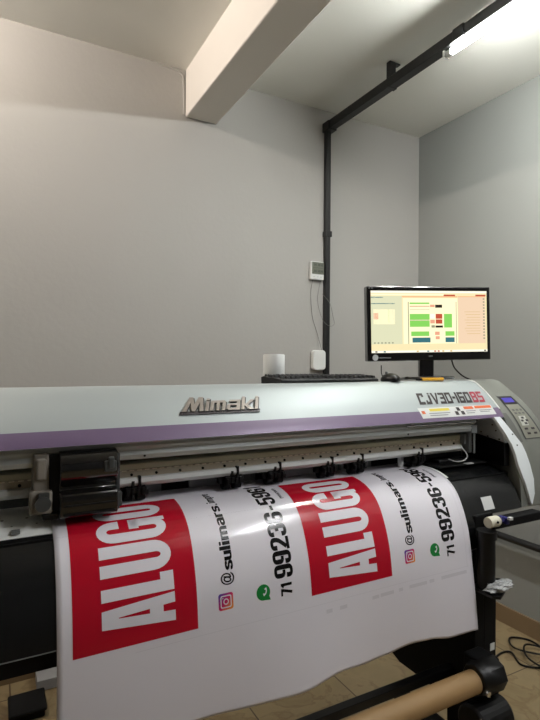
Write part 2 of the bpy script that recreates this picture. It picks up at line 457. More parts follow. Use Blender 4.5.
# M with two peaks
G.append([[(0, 0), (.22, 0), (.36, .62), (.36, 1.05), (.24, 1.05)], [(.36, .62), (.50, 0), (.66, 0), (.86, .62), (.86, 1.05), (.74, 1.05), (.58, .52), (.46, 1.05), (.36, 1.05)],
          [(.86, .62), (.90, 0), (1.12, 0), (.98, 1.05), (.86, 1.05)]])
x = 1.2
G.append([bar(x, x+.18, 0, .70), bar(x, x+.18, .78, .92)]); x += .26
G.append([bar(x, x+.18, 0, .74), bar(x+.18, x+.78, .56, .74), bar(x+.34, x+.50, 0, .56), bar(x+.66, x+.84, 0, .66)]); x += .92
G.append([bar(x, x+.17, .06, .40), bar(x+.08, x+.54, 0, .13), bar(x+.08, x+.54, .33, .44), bar(x+.10, x+.74, .62, .76), bar(x+.54, x+.74, 0, .62)]); x += .82
G.append([bar(x, x+.18, 0, 1.0), [(x+.18, .30), (x+.50, .74), (x+.74, .74), (x+.36, .36)], [(x+.18, .44), (x+.36, .36), (x+.74, 0), (x+.48, 0), (x+.18, .28)]]); x += .80
G.append([bar(x, x+.18, 0, .84), bar(x, x+.18, .86, 1.0)]); x += .2
W_ = x
logo = thing('_', 'x', 'x'); bpy.data.objects.remove(logo)
def place_logo(bm, off, name, m, solid, dx=0., dt=0.):
    sx = (.664-.437)/W_
    return on_surf(bm, CS, lambda a, b: .437+a*sx+b*.020+dx, lambda a, b: tb-b*(tb-tl)*.93+dt, off, name, m, cover, solid, .25)
place_logo(strokes_bm([[bar(-.10, W_+.12, -.16, .06)]], 0), .0022, 'logo_base', 'letterdark', .002)
place_logo(strokes_bm(G, 0), .0034, 'logo_shadow', 'letterdark', .002, .003, .0015)
place_logo(strokes_bm(G, 0), .0050, 'logo_lettering', 'lettergrey', .003)
# model number, squared strokes
def sq(ch):
    w = .17
    T = bar
    d = {'C': [T(0, .2, .06, .94), T(0, .60, 0, .22), T(0, .60, .78, 1), T(.42, .60, .64, .78)],
         'J': [T(.36, .56, .1, .80), T(.02, .56, 0, .22), T(.02, .18, .1, .34), T(.36, .56, .86, 1.0)],
         'V': [[(0, 1), (.2, 1), (.36, .28), (.36, 0), (.24, 0)], [(.36, .28), (.52, 1), (.7, 1), (.44, 0), (.36, 0)]],
         '3': [T(0, .6, 0, .2), T(.1, .6, .41, .59), T(0, .6, .8, 1), T(.43, .6, .2, .8)],
         '0': [T(0, .6, 0, .2), T(0, .6, .8, 1), T(0, w, .2, .8), T(.43, .6, .2, .8)],
         '-': [T(0, .3, .40, .60)], '1': [T(.02, .22, 0, 1)],
         '6': [T(0, .6, 0, .2), T(0, .6, .41, .59), T(0, .6, .8, 1), T(0, w, .2, .8), T(.43, .6, .2, .41)],
         'B': [T(0, .56, 0, .2), T(0, .56, .41, .59), T(0, .56, .8, 1), T(0, w, .2, .8), T(.42, .62, .1, .45), T(.42, .62, .55, .9)],
         'S': [T(0, .6, 0, .2), T(0, .6, .41, .59), T(0, .6, .8, 1), T(0, w, .5, .9), T(.43, .6, .1, .5)]}[ch]
    return d, {'C': .70, 'J': .66, 'V': .76, '3': .68, '0': .68, '-': .36, '1': .30, '6': .68, 'B': .70, 'S': .66}[ch]
def lay(s, x):
    g = []
    for ch in s:
        d, a = sq(ch); g.append([[(px+x, py) for px, py in p] for p in d]); x += a
    return g, x
g1, x1 = lay('CJV30-160', 0); g2, x2 = lay('BS', x1+.04)
t1_, t2_ = cov_t(.109), cov_t(.145)
sx = (1.622-1.290)/x2
fx = lambda a, b: 1.285+a*sx+b*.018; ft = lambda a, b: t2_-b*(t2_-t1_)
on_surf(strokes_bm(g1, 0), CS, fx, ft, .0012, 'model_lettering', 'letterdark', cover, 0, .25)
o = on_surf(strokes_bm(g2, 0), CS, fx, ft, .0012, 'model_lettering', 'letterred', cover, 0, .25); o['label'] = 'red letters of the model name'
# warning label strip on the purple band
wl = sheetlet(CS, 1.262, 1.628, cov_t(.156), cov_t(.188), .0016, 8, 'warning_label', 'paper', cover)
tA, tB = cov_t(.156), cov_t(.188)
def lab(x0, x1, a, b, m): return sheetlet(CS, x0, x1, tA+(tB-tA)*a, tA+(tB-tA)*b, .0024, 3, 'label_print', m, wl)
lab(1.31, 1.405, .12, .38, 'labelyellow'); lab(1.478, 1.526, .06, .34, 'labelorange'); lab(1.535, 1.622, .05, .32, 'labelorange')
for x0, x1, a in [(1.30, 1.40, .55), (1.30, 1.385, .75), (1.48, 1.53, .5), (1.48, 1.52, .7), (1.55, 1.615, .48), (1.55, 1.60, .64)]:
    lab(x0, x1, a, a+.07, 'midgrey')
for dx, a in ((.005, .1), (-.012, .5), (.018, .5)):
    lab(1.443+dx-.008, 1.443+dx+.008, a, a+.36, 'letterdark')
lab(1.27, 1.285, .3, .6, 'labelorange')

# ---- right end housing
hp = [(1.66, .083), (1.55, .0765), (1.46, .070), (1.425, .0655), (1.39, .072), (1.35, .100), (1.3086, .136), (1.275, .174), (1.250, .215), (1.232, .26), (1.214, .32), (1.198, .39), (1.188, .45), (1.185, .515)]
hps = [(v.x, v.y) for v in spline([(y, h, 0) for y, h in hp], 4)]
def xo(h): return 1.815 + max(0, min(1, (h-.09)/.22))*.075
HS = Surf(hp, 6)
def htime(h):
    for i in range(len(HS.D)-1):
        a, b = H-HS.D[i].y, H-HS.D[i+1].y
        if HS.D[i].x < 1.41 and a <= h <= b: return HS.S[i]+(h-a)/(b-a)*(HS.S[i+1]-HS.S[i])
    return HS.S[-1]
def housing(name, sgn, xin, label=None):
    bm = nb(); rows = []
    for y, h in hps:
        w = xo(h)-1.66; r = .018
        row = [(0, 0)] + [(w-r+r*sin(a), r-r*cos(a)) for a in [radians(q) for q in (0, 22, 45, 68, 90)]]
        # rounding towards the outer side moves back and down
        rows.append([bm.verts.new((xin+sgn*dx, y+dd*.7, H-h-dd*.7)) for dx, dd in row])
    for i in range(len(rows)-1):
        for k in range(len(rows[0])-1): bm.faces.new([rows[i][k], rows[i][k+1], rows[i+1][k+1], rows[i+1][k]])
    # sides, bottom and back
    low = rows[-1]; yb, zb = 1.66, H-.52
    b0 = bm.verts.new((xin, yb, zb)); b1 = bm.verts.new((low[-1].co.x, yb, zb))
    bm.faces.new(low + [b1, b0])
    bm.faces.new([r[0] for r in rows] + [b0]); bm.faces.new([r[-1] for r in rows] + [b1])
    bm.faces.new(rows[0] + [b1, b0])
    bmesh.ops.triangulate(bm, faces=[f for f in bm.faces if len(f.verts) > 4])
    return link(name, bm, 'cap', PR, smooth=True)
hr = housing('end_housing', 1, 1.6625)
housing('end_housing', -1, X0-.0025)
# control panel following the housing slope
def hpatch(pts, off, name, m, parent, nt=10):
    """pts: list of (h, xa, xb)"""
    bm = nb(); rows = []
    for i in range(nt+1):
        f = i/nt*(len(pts)-1); k = min(int(f), len(pts)-2); q = f-k
        h = pts[k][0]*(1-q)+pts[k+1][0]*q; xa = pts[k][1]*(1-q)+pts[k+1][1]*q; xb = pts[k][2]*(1-q)+pts[k+1][2]*q
        t = htime(h); rows.append([bm.verts.new(HS.at(xa, t, off)), bm.verts.new(HS.at(xb, t, off))])
    for i in range(nt): bm.faces.new([rows[i][0], rows[i][1], rows[i+1][1], rows[i+1][0]])
    return link(name, bm, m, parent, smooth=True)
cp = hpatch([(.128, 1.694, 1.778), (.282, 1.737, 1.848)], .0012, 'control_panel', 'darkgrey', hr)
hpatch([(.158, 1.707, 1.779), (.279, 1.741, 1.839)], .0020, 'key_field', 'panel', cp)
dsp = hpatch([(.130, 1.700, 1.776), (.156, 1.707, 1.782)], .0022, 'display_frame', 'letterdark', cp, 4)
hpatch([(.135, 1.709, 1.768), (.151, 1.713, 1.770)], .0028, 'display', 's_lcd', dsp, 3)
def keyb(h, u0, u1, dh, m='btn'):
    k = (h-.158)/(.279-.158); xa = 1.707+(1.741-1.707)*k; xb = 1.779+(1.839-1.779)*k
    hpatch([(h, xa+(xb-xa)*u0, xa+(xb-xa)*u1), (h+dh, xa+(xb-xa)*u0+.002, xa+(xb-xa)*u1+.002)], .0032, 'button', m, cp, 2)
for i in range(3):
    keyb(.175, .14+.28*i, .32+.28*i, .007); keyb(.187, .14+.28*i, .32+.28*i, .006)
keyb(.200, .25, .72, .034, 'btnlight')
keyb(.203, .38, .56, .007, 'letterdark'); keyb(.213, .25, .42, .007, 'letterdark'); keyb(.213, .56, .74, .007, 'letterdark'); keyb(.223, .38, .56, .007, 'letterdark')
for i in range(2):
    keyb(.242, .18+.42*i, .40+.42*i, .007, 'letterdark'); keyb(.259, .22+.4*i, .42+.4*i, .007, 'letterdark')
# inner silver trim plate of the housing, front facing
L_ = [(1.592, .201), (1.600, .215), (1.622, .255), (1.642, .295), (1.650, .33), (1.655, .37), (1.672, .42), (1.690, .470), (1.700, .500)]
R_ = [(1.625, .201), (1.636, .215), (1.664, .255), (1.697, .297), (1.709, .33), (1.718, .37), (1.725, .42), (1.722, .470), (1.708, .508)]
bm = nb(); rows = []
for (xa, ha), (xb, hb) in zip(L_, R_):
    rows.append([[bm.verts.new(HS.at(xa, htime(ha), o_)), bm.verts.new(HS.at(xb, htime(hb), o_))] for o_ in (.001, .012)])
for i in range(len(rows)-1):
    a, b = rows[i], rows[i+1]
    bm.faces.new([a[1][0], a[1][1], b[1][1], b[1][0]]); bm.faces.new([a[0][0], b[0][0], b[0][1], a[0][1]])
    bm.faces.new([a[0][0], a[1][0], b[1][0], b[0][0]]); bm.faces.new([a[0][1], b[0][1], b[1][1], a[1][1]])
for r in (rows[0], rows[-1]): bm.faces.new([r[0][0], r[0][1], r[1][1], r[1][0]])
link('trim_plate', bm, 'bracket', PR, smooth=True)
for x, h in ((1.658, .262), (1.668, .300)):
    bm = nb(); p = HS.at(x, htime(h), .0125); tube(bm, [p, p+Vector((0, -.001, .0008))], .003, 8)
    link('screw_hole', bm, 'black_matte', PR)
# dark flank strip under the purple end
hpatch([(.186, 1.664, 1.684), (.225, 1.664, 1.700), (.29, 1.69, 1.722)], .0008, 'flank_strip', 'btn', hr)
# inner side wall of the station bay (faces left)
bm = nb()
prismX(bm, [(1.255, H-.215), (1.42, H-.150), (1.42, H-.262), (1.235, H-.290)], 1.640, 1.655)
iw = link('bay_side_plate', bm, 'bracket', PR)
for y, z in ((1.29, H-.23), (1.31, H-.275), (1.26, H-.28), (1.34, H-.262), (1.275, H-.25), (1.36, H-.22)):
    bm = nb(); box(bm, 1.6385, 1.640, y-.003, y+.003, z-.002, z+.002)
    link('screw_hole', bm, 'black_matte', iw)
bm = nb(); prismX(bm, [(1.232, H-.291), (1.42, H-.263), (1.42, H-.372), (1.232, H-.374)], 1.630, 1.655)
link('bay_side_wall', bm, 'black_matte', PR)

# ---- front guide / platen
gp = [(1.2525, .3945), (1.236, .4055), (1.207, .434), (1.187, .471), (1.169, .516), (1.157, .56), (1.150, .605)]
gs = [(v.x, v.y) for v in spline([(y+.002, h+.001, 0) for y, h in gp], 6)]
poly = [(1.56, H-.375), (1.33, H-.3770), (1.2775, H-.3880)] + [(y, H-h) for y, h in gs[1:]] + [(1.175, H-.607), (1.24, H-.53), (1.56, H-.53)]
bm = nb(); prismX(bm, poly, X0, 1.40)
fg = link('front_guide', bm, 'guide', PR, smooth=True)
pe = [p for p in poly[:3]] + [(y, H-h) for y, h in gs[1:] if h < .514] + [(1.19, H-.519), (1.56, H-.519)]
bm = nb(); prismX(bm, pe, 1.4005, 1.648)
fg = link('guide_end_cover', bm, 'guide', PR, smooth=True)
bm = nb(); prismX(bm, [(1.158, H-.609), (1.170, H-.609), (1.178, H-.655), (1.23, H-.655), (1.23, H-.56), (1.158, H-.606)], X0+.02, 1.40)
lf = link('lower_flap', bm, 'black_matte', PR)
bm = nb(); box(bm, X0+.02, 1.40, 1.1515, 1.1595, H-.6085, H-.6065); link('edge_highlight_strip', bm, 'midgrey', lf)
# white platen on the left and under the media
bm = nb(); prismX(bm, [(1.50, H-.3740), (1.33, H-.3748), (1.300, H-.3792), (1.277, H-.3855), (1.2575, H-.3932), (1.260, H-.399), (1.50, H-.399)], X0+.01, 1.375)
pl = link('platen', bm, 'platen', PR)
for i in range(10):
    x = X0+.03+i*.052
    bm = nb(); box(bm, x, x+.006, 1.335, 1.339, H-.3740, H-.3732); link('platen_hole', bm, 'black_matte', pl)
    bm = nb(); box(bm, x+.02, x+.024, 1.30, 1.303, H-.3795, H-.3785); link('platen_hole', bm, 'black_matte', pl)
bm = nb(); box(bm, .035, .052, 1.262, 1.278, H-.387, H-.380); link('media_mark', bm, 'midgrey', pl)
# print surface black plate of the maintenance bay
bm = nb(); box(bm, 1.38, 1.625, 1.30, 1.50, H-.373, H-.366); link('bay_floor', bm, 'black', PR, bevel=.002)
bm = nb(); box(bm, 1.385, 1.405, 1.40, 1.44, H-.366, H-.360); link('media_holder', bm, 'blue', PR, bevel=.002)
bm = nb(); box(bm, 1.50, 1.535, 1.285, 1.30, H-.3655, H-.3625); link('bay_label', bm, 'paper', PR)
# back panel behind the platen
bm = nb(); box(bm, X0, 1.63, 1.430, 1.445, H-.3700, H-.20)
bk = link('rear_panel', bm, 'midgrey', PR)
for x0_, x1_ in ((-.25, -.18), (.16, .30), (.42, .50), (.72, .78), (.95, 1.02), (1.18, 1.63)):
    bm = nb(); box(bm, x0_, x1_, 1.4275, 1.430, H-.369, H-.30); link('rear_gap', bm, 'black_matte', bk)
for x0_, x1_ in ((.30, .34), (.50, .70), (.80, .93), (1.04, 1.16)):
    bm = nb(); box(bm, x0_, x1_, 1.422, 1.430, H-.369, H-.31); link('media_flap', bm, 'greybox', bk, bevel=.003)

# ---- rails under the cover
bm = nb(); prismX(bm, [(1.285, H-.193), (1.305, H-.193), (1.305, H-.226), (1.315, H-.229), (1.315, H-.248), (1.292, H-.248), (1.288, H-.236), (1.292, H-.224), (1.284, H-.214)], X0+.01, 1.545)
ur = link('upper_rail', bm, 'alu', PR, bevel=.0015)
bm = nb()
for x in (.0, .335, 1.22): tube(bm, [(x, 1.2905, H-.240), (x, 1.2875, H-.240)], .003, 8)
link('rail_screw', bm, 'black_matte', ur)
bm = nb(); prismX(bm, [(1.345, H-.270), (1.352, H-.266), (1.40, H-.262), (1.40, H-.306), (1.345, H-.306)], X0+.01, 1.540)
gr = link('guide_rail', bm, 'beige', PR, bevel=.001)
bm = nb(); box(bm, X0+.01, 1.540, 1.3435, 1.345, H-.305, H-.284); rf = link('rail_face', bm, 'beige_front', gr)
bm = nb()
x = X0+.03
while x < 1.52:
    box(bm, x, x+.012, 1.3425, 1.3435, H-.2875, H-.2848); x += .020
link('encoder_scale', bm, 'scale', gr)
x = X0+.04
for i in range(29):
    bm = nb(); tube(bm, [(x+i*.0655, 1.3435, H-.297), (x+i*.0655, 1.3395, H-.297)], .0036, 8)
    link('rail_bolt', bm, 'black_matte', gr)
bm = nb(); prismX(bm, [(1.335, H-.306), (1.345, H-.303), (1.40, H-.303), (1.40, H-.327), (1.352, H-.330), (1.338, H-.325), (1.332, H-.316)], X0+.01, 1.530)
link('lower_rail', bm, 'lightgrey', PR, smooth=True)
# rods and end fittings on the right
bm = nb(); tube(bm, [(1.18, 1.30, H-.228), (1.53, 1.30, H-.228)], .0045, 10); tube(bm, [(1.20, 1.275, H-.212), (1.53, 1.275, H-.212)], .0035, 10)
link('steel_rod', bm, 'chrome', PR, smooth=True)
bm = nb(); box(bm, 1.540, 1.552, 1.31, 1.38, H-.33, H-.225); box(bm, 1.525, 1.555, 1.288, 1.30, H-.255, H-.225); box(bm, 1.53, 1.555, 1.325, 1.345, H-.30, H-.262)
tube(bm, [(1.548, 1.296, H-.225), (1.548, 1.296, H-.330)], .004, 8)
link('rail_end_bracket', bm, 'midgrey', PR, bevel=.002)
bm = nb(); tube(bm, spline([(1.515, 1.325, H-.31), (1.522, 1.305, H-.335), (1.505, 1.30, H-.352), (1.475, 1.31, H-.357), (1.455, 1.33, H-.35)]), .0022, 7)
tube(bm, spline([(1.21, 1.284, H-.200), (1.225, 1.276, H-.207), (1.245, 1.276, H-.197), (1.262, 1.284, H-.206), (1.28, 1.284, H-.20)]), .0022, 7)
link('thin_cable', bm, 'lightgrey', PR, smooth=True)
bm = nb(); box(bm, 1.40, 1.58, 1.39, 1.429, H-.365, H-.30); box(bm, 1.42, 1.57, 1.34, 1.385, H-.3655, H-.355); link('maintenance_station', bm, 'black', PR, bevel=.003)
bm = nb(); box(bm, 1.262, 1.276, 1.37, 1.385, H-.37, H-.31); link('station_post', bm, 'lightgrey', PR, bevel=.001)

# ---- pinch rollers
def pinch(x):
    bm = nb(); y = 1.365
    box(bm, x-.016, x+.016, y-.016, y+.02, H-.342, H-.306)
    box(bm, x-.026, x-.019, y-.024, y+.02, H-.352, H-.318); box(bm, x+.019, x+.026, y-.024, y+.02, H-.352, H-.318)
    box(bm, x-.050, x-.016, y-.010, y+.010, H-.334, H-.322); box(bm, x-.026, x+.028, y-.030, y-.012, H-.346, H-.330)
    box(bm, x-.012, x-.004, y-.034, y-.016, H-.326, H-.312); box(bm, x+.006, x+.013, y-.034, y-.016, H-.330, H-.300)
    tube(bm, [(x-.030, y-.004, H-.345), (x+.030, y-.004, H-.345)], .006, 8)
    for k in range(4): box(bm, x-.024+k*.013, x-.018+k*.013, y-.036, y-.026, H-.350+.004*(k%2), H-.334+.004*(k%2))
    box(bm, x+.016, x+.036, y-.020, y-.010, H-.352, H-.340); box(bm, x-.040, x-.030, y-.014, y+.006, H-.350, H-.326)
    p = link('pinch_roller', bm, 'black', PR, bevel=.001)
    for s in (-1, 1):
        bm = nb(); tube(bm, [(x+s*.006, y-.004, H-.354), (x+s*.028, y-.004, H-.354)], .0150, 12); link('roller', bm, 'black_matte', p, smooth=True)
    bm = nb(); box(bm, x-.008, x+.010, y-.0175, y-.016, H-.336, H-.331); link('spring', bm, 'lightgrey', p)
for x in (-.22, .325, .605, .745, .935, 1.055, 1.32): pinch(x)

# ---- print carriage
CA = thing('print_carriage_tmp', 'x', 'x'); bpy.data.objects.remove(CA)
yf = 1.250
body = [(1.345, H-.212), (1.275, H-.212), (1.258, H-.216), (1.247, H-.228), (1.242, H-.243), (1.242, H-.258), (1.247, H-.272), (1.262, H-.284), (1.270, H-.292), (1.270, H-.303), (1.252, H-.306), (1.247, H-.311), (1.246, H-.345), (1.250, H-.360), (1.262, H-.3665), (1.335, H-.3665)]
bm = nb(); prismX(bm, body, .132, .262)
car = link('print_carriage', bm, 'black_gloss', PR, smooth=True, bevel=.003)
bm = nb(); box(bm, .140, .255, 1.2440, 1.2470, H-.357, H-.352); box(bm, .140, .255, 1.2440, 1.2470, H-.336, H-.332); link('carriage_rib', bm, 'black', car, bevel=.0008)
bm = nb(); box(bm, .228, .256, 1.237, 1.248, H-.262, H-.236); box(bm, .236, .250, 1.233, 1.240, H-.254, H-.226); link('carriage_latch', bm, 'darkgrey', car, bevel=.003)
bm = nb(); box(bm, .262, .270, 1.268, 1.33, H-.36, H-.225); box(bm, .262, .274, 1.262, 1.28, H-.352, H-.318); link('carriage_side', bm, 'darkgrey', car, bevel=.002)
bm = nb(); box(bm, .078, .112, 1.276, 1.34, H-.352, H-.214); box(bm, .084, .106, 1.268, 1.278, H-.275, H-.225); box(bm, .070, .118, 1.262, 1.30, H-.350, H-.298)
link('carriage_bracket', bm, 'bracketbrown', car, bevel=.005)
bm = nb(); lathe(bm, [(.017, -.006), (.017, .012), (.010, .016)], (.097, 1.254, H-.324), 'Y', 18); box(bm, .088, .11, 1.25, 1.262, H-.312, H-.300)
link('cutter_motor', bm, 'darkgrey', car, smooth=True)
bm = nb(); box(bm, .112, .134, 1.28, 1.34, H-.355, H-.22); box(bm, .098, .130, 1.262, 1.30, H-.3645, H-.3505); link('cutter_holder', bm, 'black', car, bevel=.002)

# ---- sheet in the printer (media)
SP = [(1.56, .372), (1.44, .372), (1.36, .372), (1.32, .3735), (1.275, .383), (1.236, .403), (1.207, .432), (1.185, .470), (1.167, .515), (1.155, .56), (1.146, .62), (1.139, .70), (1.134, .78), (1.131, .870)]
SS = Surf(SP, 12)
def wav(X, t):
    k = max(0, (t-.58)/.24)
    w = .010*sin(X*6.1+.6)*k + .005*sin(X*13+1.5)*k
    w = w*min(1, max(0, (1.36-X)/.25)) - .014*k*max(0, 1-(1.36-X)/.3)
    return Vector((0, w, 0))
SX0, SX1 = .118, 1.36
bm = nb()
nx, ntt = 90, 96
def tend(X):
    T = [(.1, .802), (.30, .790), (.44, .794), (.57, .800), (.70, .804), (.83, .789), (.92, .796), (1.0, .795), (1.10, .786), (1.163, .788), (1.25, .800), (1.37, .799)]
    for (a, p), (b, q) in zip(T, T[1:]):
        if X <= b:
            t = (X-a)/(b-a); t = t*t*(3-2*t); return p+(q-p)*t
    return .80
g = [[None]*(ntt+1) for _ in range(nx+1)]
for i in range(nx+1):
    X = SX0+(SX1-SX0)*i/nx
    for j in range(ntt+1):
        g[i][j] = bm.verts.new(SS.at(X, .02+(tend(X)-.02)*j/ntt, 0, wav))
for i in range(nx):
    for j in range(ntt): bm.faces.new([g[i][j], g[i][j+1], g[i+1][j+1], g[i+1][j]])
sheet = link('printed_vinyl_sheet', bm, 'vinyl', smooth=True)
tag(sheet, 'white printed vinyl banner with red blocks hanging over the printer front', 'banner')
s_ = sheet.modifiers.new('s', 'SOLIDIFY'); s_.thickness = .0004; s_.offset = 0
INK = .0007
def ink(bm, name, m, X, S, kx=1., ks=1., off=INK, step=.012, parent=None):
    """text frame: x -> up the sheet, y (letter tops) -> left"""
    return on_surf(bm, SS, lambda a, b: X-b*kx, lambda a, b: S-a*ks, off, name, m, parent or sheet, 0, step, (0, 1), wav)
def inkrect(x0, x1, s0, s1, name, m, off=INK, parent=None, step=.012):
    bm = nb(); bm.faces.new([bm.verts.new(p) for p in [(-s1, -x1, 0), (-s0, -x1, 0), (-s0, -x0, 0), (-s1, -x0, 0)]])
    return ink(bm, name, m, 0, 0, 1, 1, off, step, parent)
def rot_text(s, X, s0, s1, w, bold, m, name, off=INK, parent=None, X2=None, spacing=1.):
    bm = text_bm(s, bold, 0, spacing); normalise(bm, 0, s0-s1, 0, w)
    return ink(bm, name, m, X, s0, 1, 1, off, .01, parent)
def heavy_letters():
    """condensed heavy ALUGO in a frame: x along reading direction, y 0..1 up"""
    out = []
    # A
    out.append(('A', [[(0, 0), (.30, 0), (.36, .20), (.36, .38), (.395, .38), (.395, .80), (.30, 1), (.215, 1)],
                      [(.36, .20), (.64, .20), (.64, .38), (.36, .38)],
                      [(.64, .38), (.64, .20), (.70, 0), (1.0, 0), (.785, 1), (.50, 1), (.50, 1), (.605, .38)]], None))
    return out
def faces(bm, polys):
    for p in polys: bm.faces.new([bm.verts.new((x, y, 0)) for x, y in p])
def alugo(X, dS=0., parent=None):
    Wd = .165
    def L(a, b): return lambda x: a+(b-a)*x
    bm = nb()
    def put(polys, s0, s1):
        faces(bm, [[(-(s0+(s1-s0)*x), y*Wd) for x, y in p] for p in polys])
    def strip(o, i, s0, s1):
        f = lambda q: [(-(s0+(s1-s0)*x), y*Wd) for x, y in q]
        ring_strip(bm, f(o), f(i))
    # A : wide feet, flat apex, slit counter
    put([[(0, 0), (.36, 0), (.385, .17), (.42, .36), (.485, .78), (.485, 1), (.20, 1)],
         [(.385, .17), (.615, .17), (.58, .36), (.42, .36)],
         [(1, 0), (.80, 1), (.485, 1), (.485, .78), (.515, .78), (.58, .36), (.615, .17), (.64, 0)]], .551, .488)
    # L
    put([bar(0, .62, 0, 1), bar(.62, 1, 0, .19)], .483, .441)
    # U
    n = 12
    o_ = [(0, 1), (0, .30)] + arc(.5, .26, .5, .26, 180, 360, n) + [(1, .30), (1, 1)]
    i_ = [(.40, 1), (.40, .30)] + arc(.5, .22, .10, .07, 180, 360, n) + [(.60, .30), (.60, 1)]
    strip(o_, i_, .434, .367)
    # G
    o_ = [(1, .68), (1, .76)] + arc(.5, .76, .5, .24, 0, 180, n) + [(0, .5)] + arc(.5, .24, .5, .24, 180, 360, n) + [(1, .52)]
    i_ = [(.61, .68), (.61, .76)] + arc(.5, .80, .11, .06, 0, 180, n) + [(.39, .5)] + arc(.5, .20, .11, .06, 180, 360, n) + [(.61, .52)]
    strip(o_, i_, .361, .303)
    put([bar(.52, 1, .40, .54), bar(.80, 1, 0, .3)], .361, .303)
    # O
    o_ = arc(.5, .76, .5, .24, 0, 180, n) + arc(.5, .24, .5, .24, 180, 360, n) + [(1, .76)]
    i_ = arc(.5, .80, .10, .06, 0, 180, n) + arc(.5, .20, .10, .06, 180, 360, n) + [(.6, .80)]
    strip(o_, i_, .297, .243)
    return ink(bm, 'block_lettering', 'vinyl', X, 0, 1, 1, INK*2, .012, parent)
def handset(X, S, parent, r):
    bm = nb()
    o_, i_ = [], []
    for k in range(17):
        a = radians(200+k*100/16*1.0)     # curved handle
        th = .26 if (k < 4 or k > 12) else .13
        o_.append((r*.30+r*.95*cos(a)*1.0, r*.30+r*.95*sin(a))); i_.append((r*.30+r*(.95-th*1.6)*cos(a), r*.30+r*(.95-th*1.6)*sin(a)))
    ring_strip(bm, o_, i_)
    return ink(bm, 'handset_print', 'vinyl', X, S, 1, 1, INK*2.4, .03, parent)
def disc(cx, cy, r, n=28): return [(cx+r*cos(2*pi*k/n), cy+r*sin(2*pi*k/n)) for k in range(n)]
def annulus(bm, cx, cy, r0, r1, n=28):
    ring_strip(bm, [(cx+r1*cos(2*pi*k/n), cy+r1*sin(2*pi*k/n)) for k in range(n+1)], [(cx+r0*cos(2*pi*k/n), cy+r0*sin(2*pi*k/n)) for k in range(n+1)])
def rrect(cx, cy, w, r, n=6):
    o = []
    for sx, sy, a in ((1, 1, 0), (-1, 1, 90), (-1, -1, 180), (1, -1, 270)): o += arc(cx+sx*(w-r), cy+sy*(w-r), r, r, a, a+90, n)
    return o
def rnd(path, r):
    """round the corners of a polyline"""
    P = [Vector((x, y)) for x, y in path]; o = [P[0]]
    for i in range(1, len(P)-1):
        a, b, c = P[i-1], P[i], P[i+1]
        ra = min(r, (b-a).length*.5); rc = min(r, (c-b).length*.5)
        p = b+(a-b).normalized()*ra; q = b+(c-b).normalized()*rc
        for k in range(5):
            t = k/4; o.append((1-t)**2*p + 2*t*(1-t)*b + t*t*q)
    o.append(P[-1]); return o
def stroke(bm, path, tx, ty, X, S, sx, sy, r=.16):
    P = rnd(path, r) if r else [Vector(p) for p in path]
    L = []
    for i, p in enumerate(P):
        d = (P[min(i+1, len(P)-1)]-P[max(i-1, 0)]); d = d.normalized(); n = Vector((-d.y*tx/2, d.x*ty/2))
        L.append((p+n, p-n))
    f = lambda q: bm.verts.new((X+q.x*sx, S+q.y*sy, 0))
    V = [(f(a), f(b)) for a, b in L]
    for i in range(len(V)-1): bm.faces.new([V[i][0], V[i+1][0], V[i+1][1], V[i][1]])
l_, r_, t_, b_ = .10, .46, .92, .08
xt = .68
GL = {'6': (.60, [[(r_, .66), (r_, t_), (l_, t_), (l_, b_), (r_, b_), (r_, .50), (.22, .50)]]),
      '9': (.60, [[(l_, .34), (l_, b_), (r_, b_), (r_, t_), (l_, t_), (l_, .48), (.34, .48)]]),
      '2': (.60, [[(l_, .66), (l_, t_), (r_, t_), (r_, .58), (l_+.02, .16)], [(0, b_), (.56, b_)]]),
      '3': (.60, [[(l_, .70), (l_, t_), (r_, t_), (r_, .54), (.24, .52)], [(.24, .50), (r_, .50), (r_, b_), (l_, b_), (l_, .30)]]),
      '5': (.60, [[(.54, t_), (l_-.02, t_)], [(l_, t_), (l_, .46)], [(l_, .56), (r_, .58), (r_, b_), (l_, b_), (l_, .30)]]),
      '1': (.42, [[(.26, 0), (.26, 1)], [(.06, .76), (.26, .90)]]),
      '7': (.56, [[(0, t_), (.54, t_)], [(.44, .90), (.20, 0)]]),
      '-': (.34, [[(.02, .42), (.28, .42)]]), '.': (.28, [[(.11, 0), (.11, .17)]]), ':': (.26, [[(.11, 0), (.11, .17)]]),
      's': (.54, [[(.44, .50), (.44, xt-.06), (.10, xt-.06), (.10, .40), (.44, .33), (.44, .07), (.10, .07), (.10, .22)]]),
      'u': (.58, [[(.10, xt), (.10, .07), (.42, .07)], [(.44, 0), (.44, xt)]]),
      'l': (.28, [[(.11, 0), (.11, 1)]]), 'i': (.28, [[(.11, 0), (.11, xt)], [(.11, .80), (.11, .97)]]),
      'm': (.88, [[(.10, 0), (.10, xt)], [(.10, xt-.08), (.42, xt-.07), (.42, 0)], [(.42, xt-.12), (.48, xt-.07), (.74, xt-.07), (.74, 0)]]),
      'a': (.58, [[(.12, .52), (.12, xt-.06), (.44, xt-.06), (.44, 0)], [(.44, .38), (.10, .36), (.10, .07), (.38, .07), (.44, .14)]]),
      'r': (.42, [[(.10, 0), (.10, xt)], [(.10, xt-.12), (.20, xt-.07), (.38, xt-.07)]]),
      'p': (.58, [[(.10, -.24), (.10, xt)], [(.10, xt-.07), (.44, xt-.07), (.44, .07), (.12, .07)]]),
      'e': (.56, [[(.42, .20), (.42, .07), (.10, .07), (.10, xt-.06), (.44, xt-.06), (.44, .32), (.12, .32)]])}
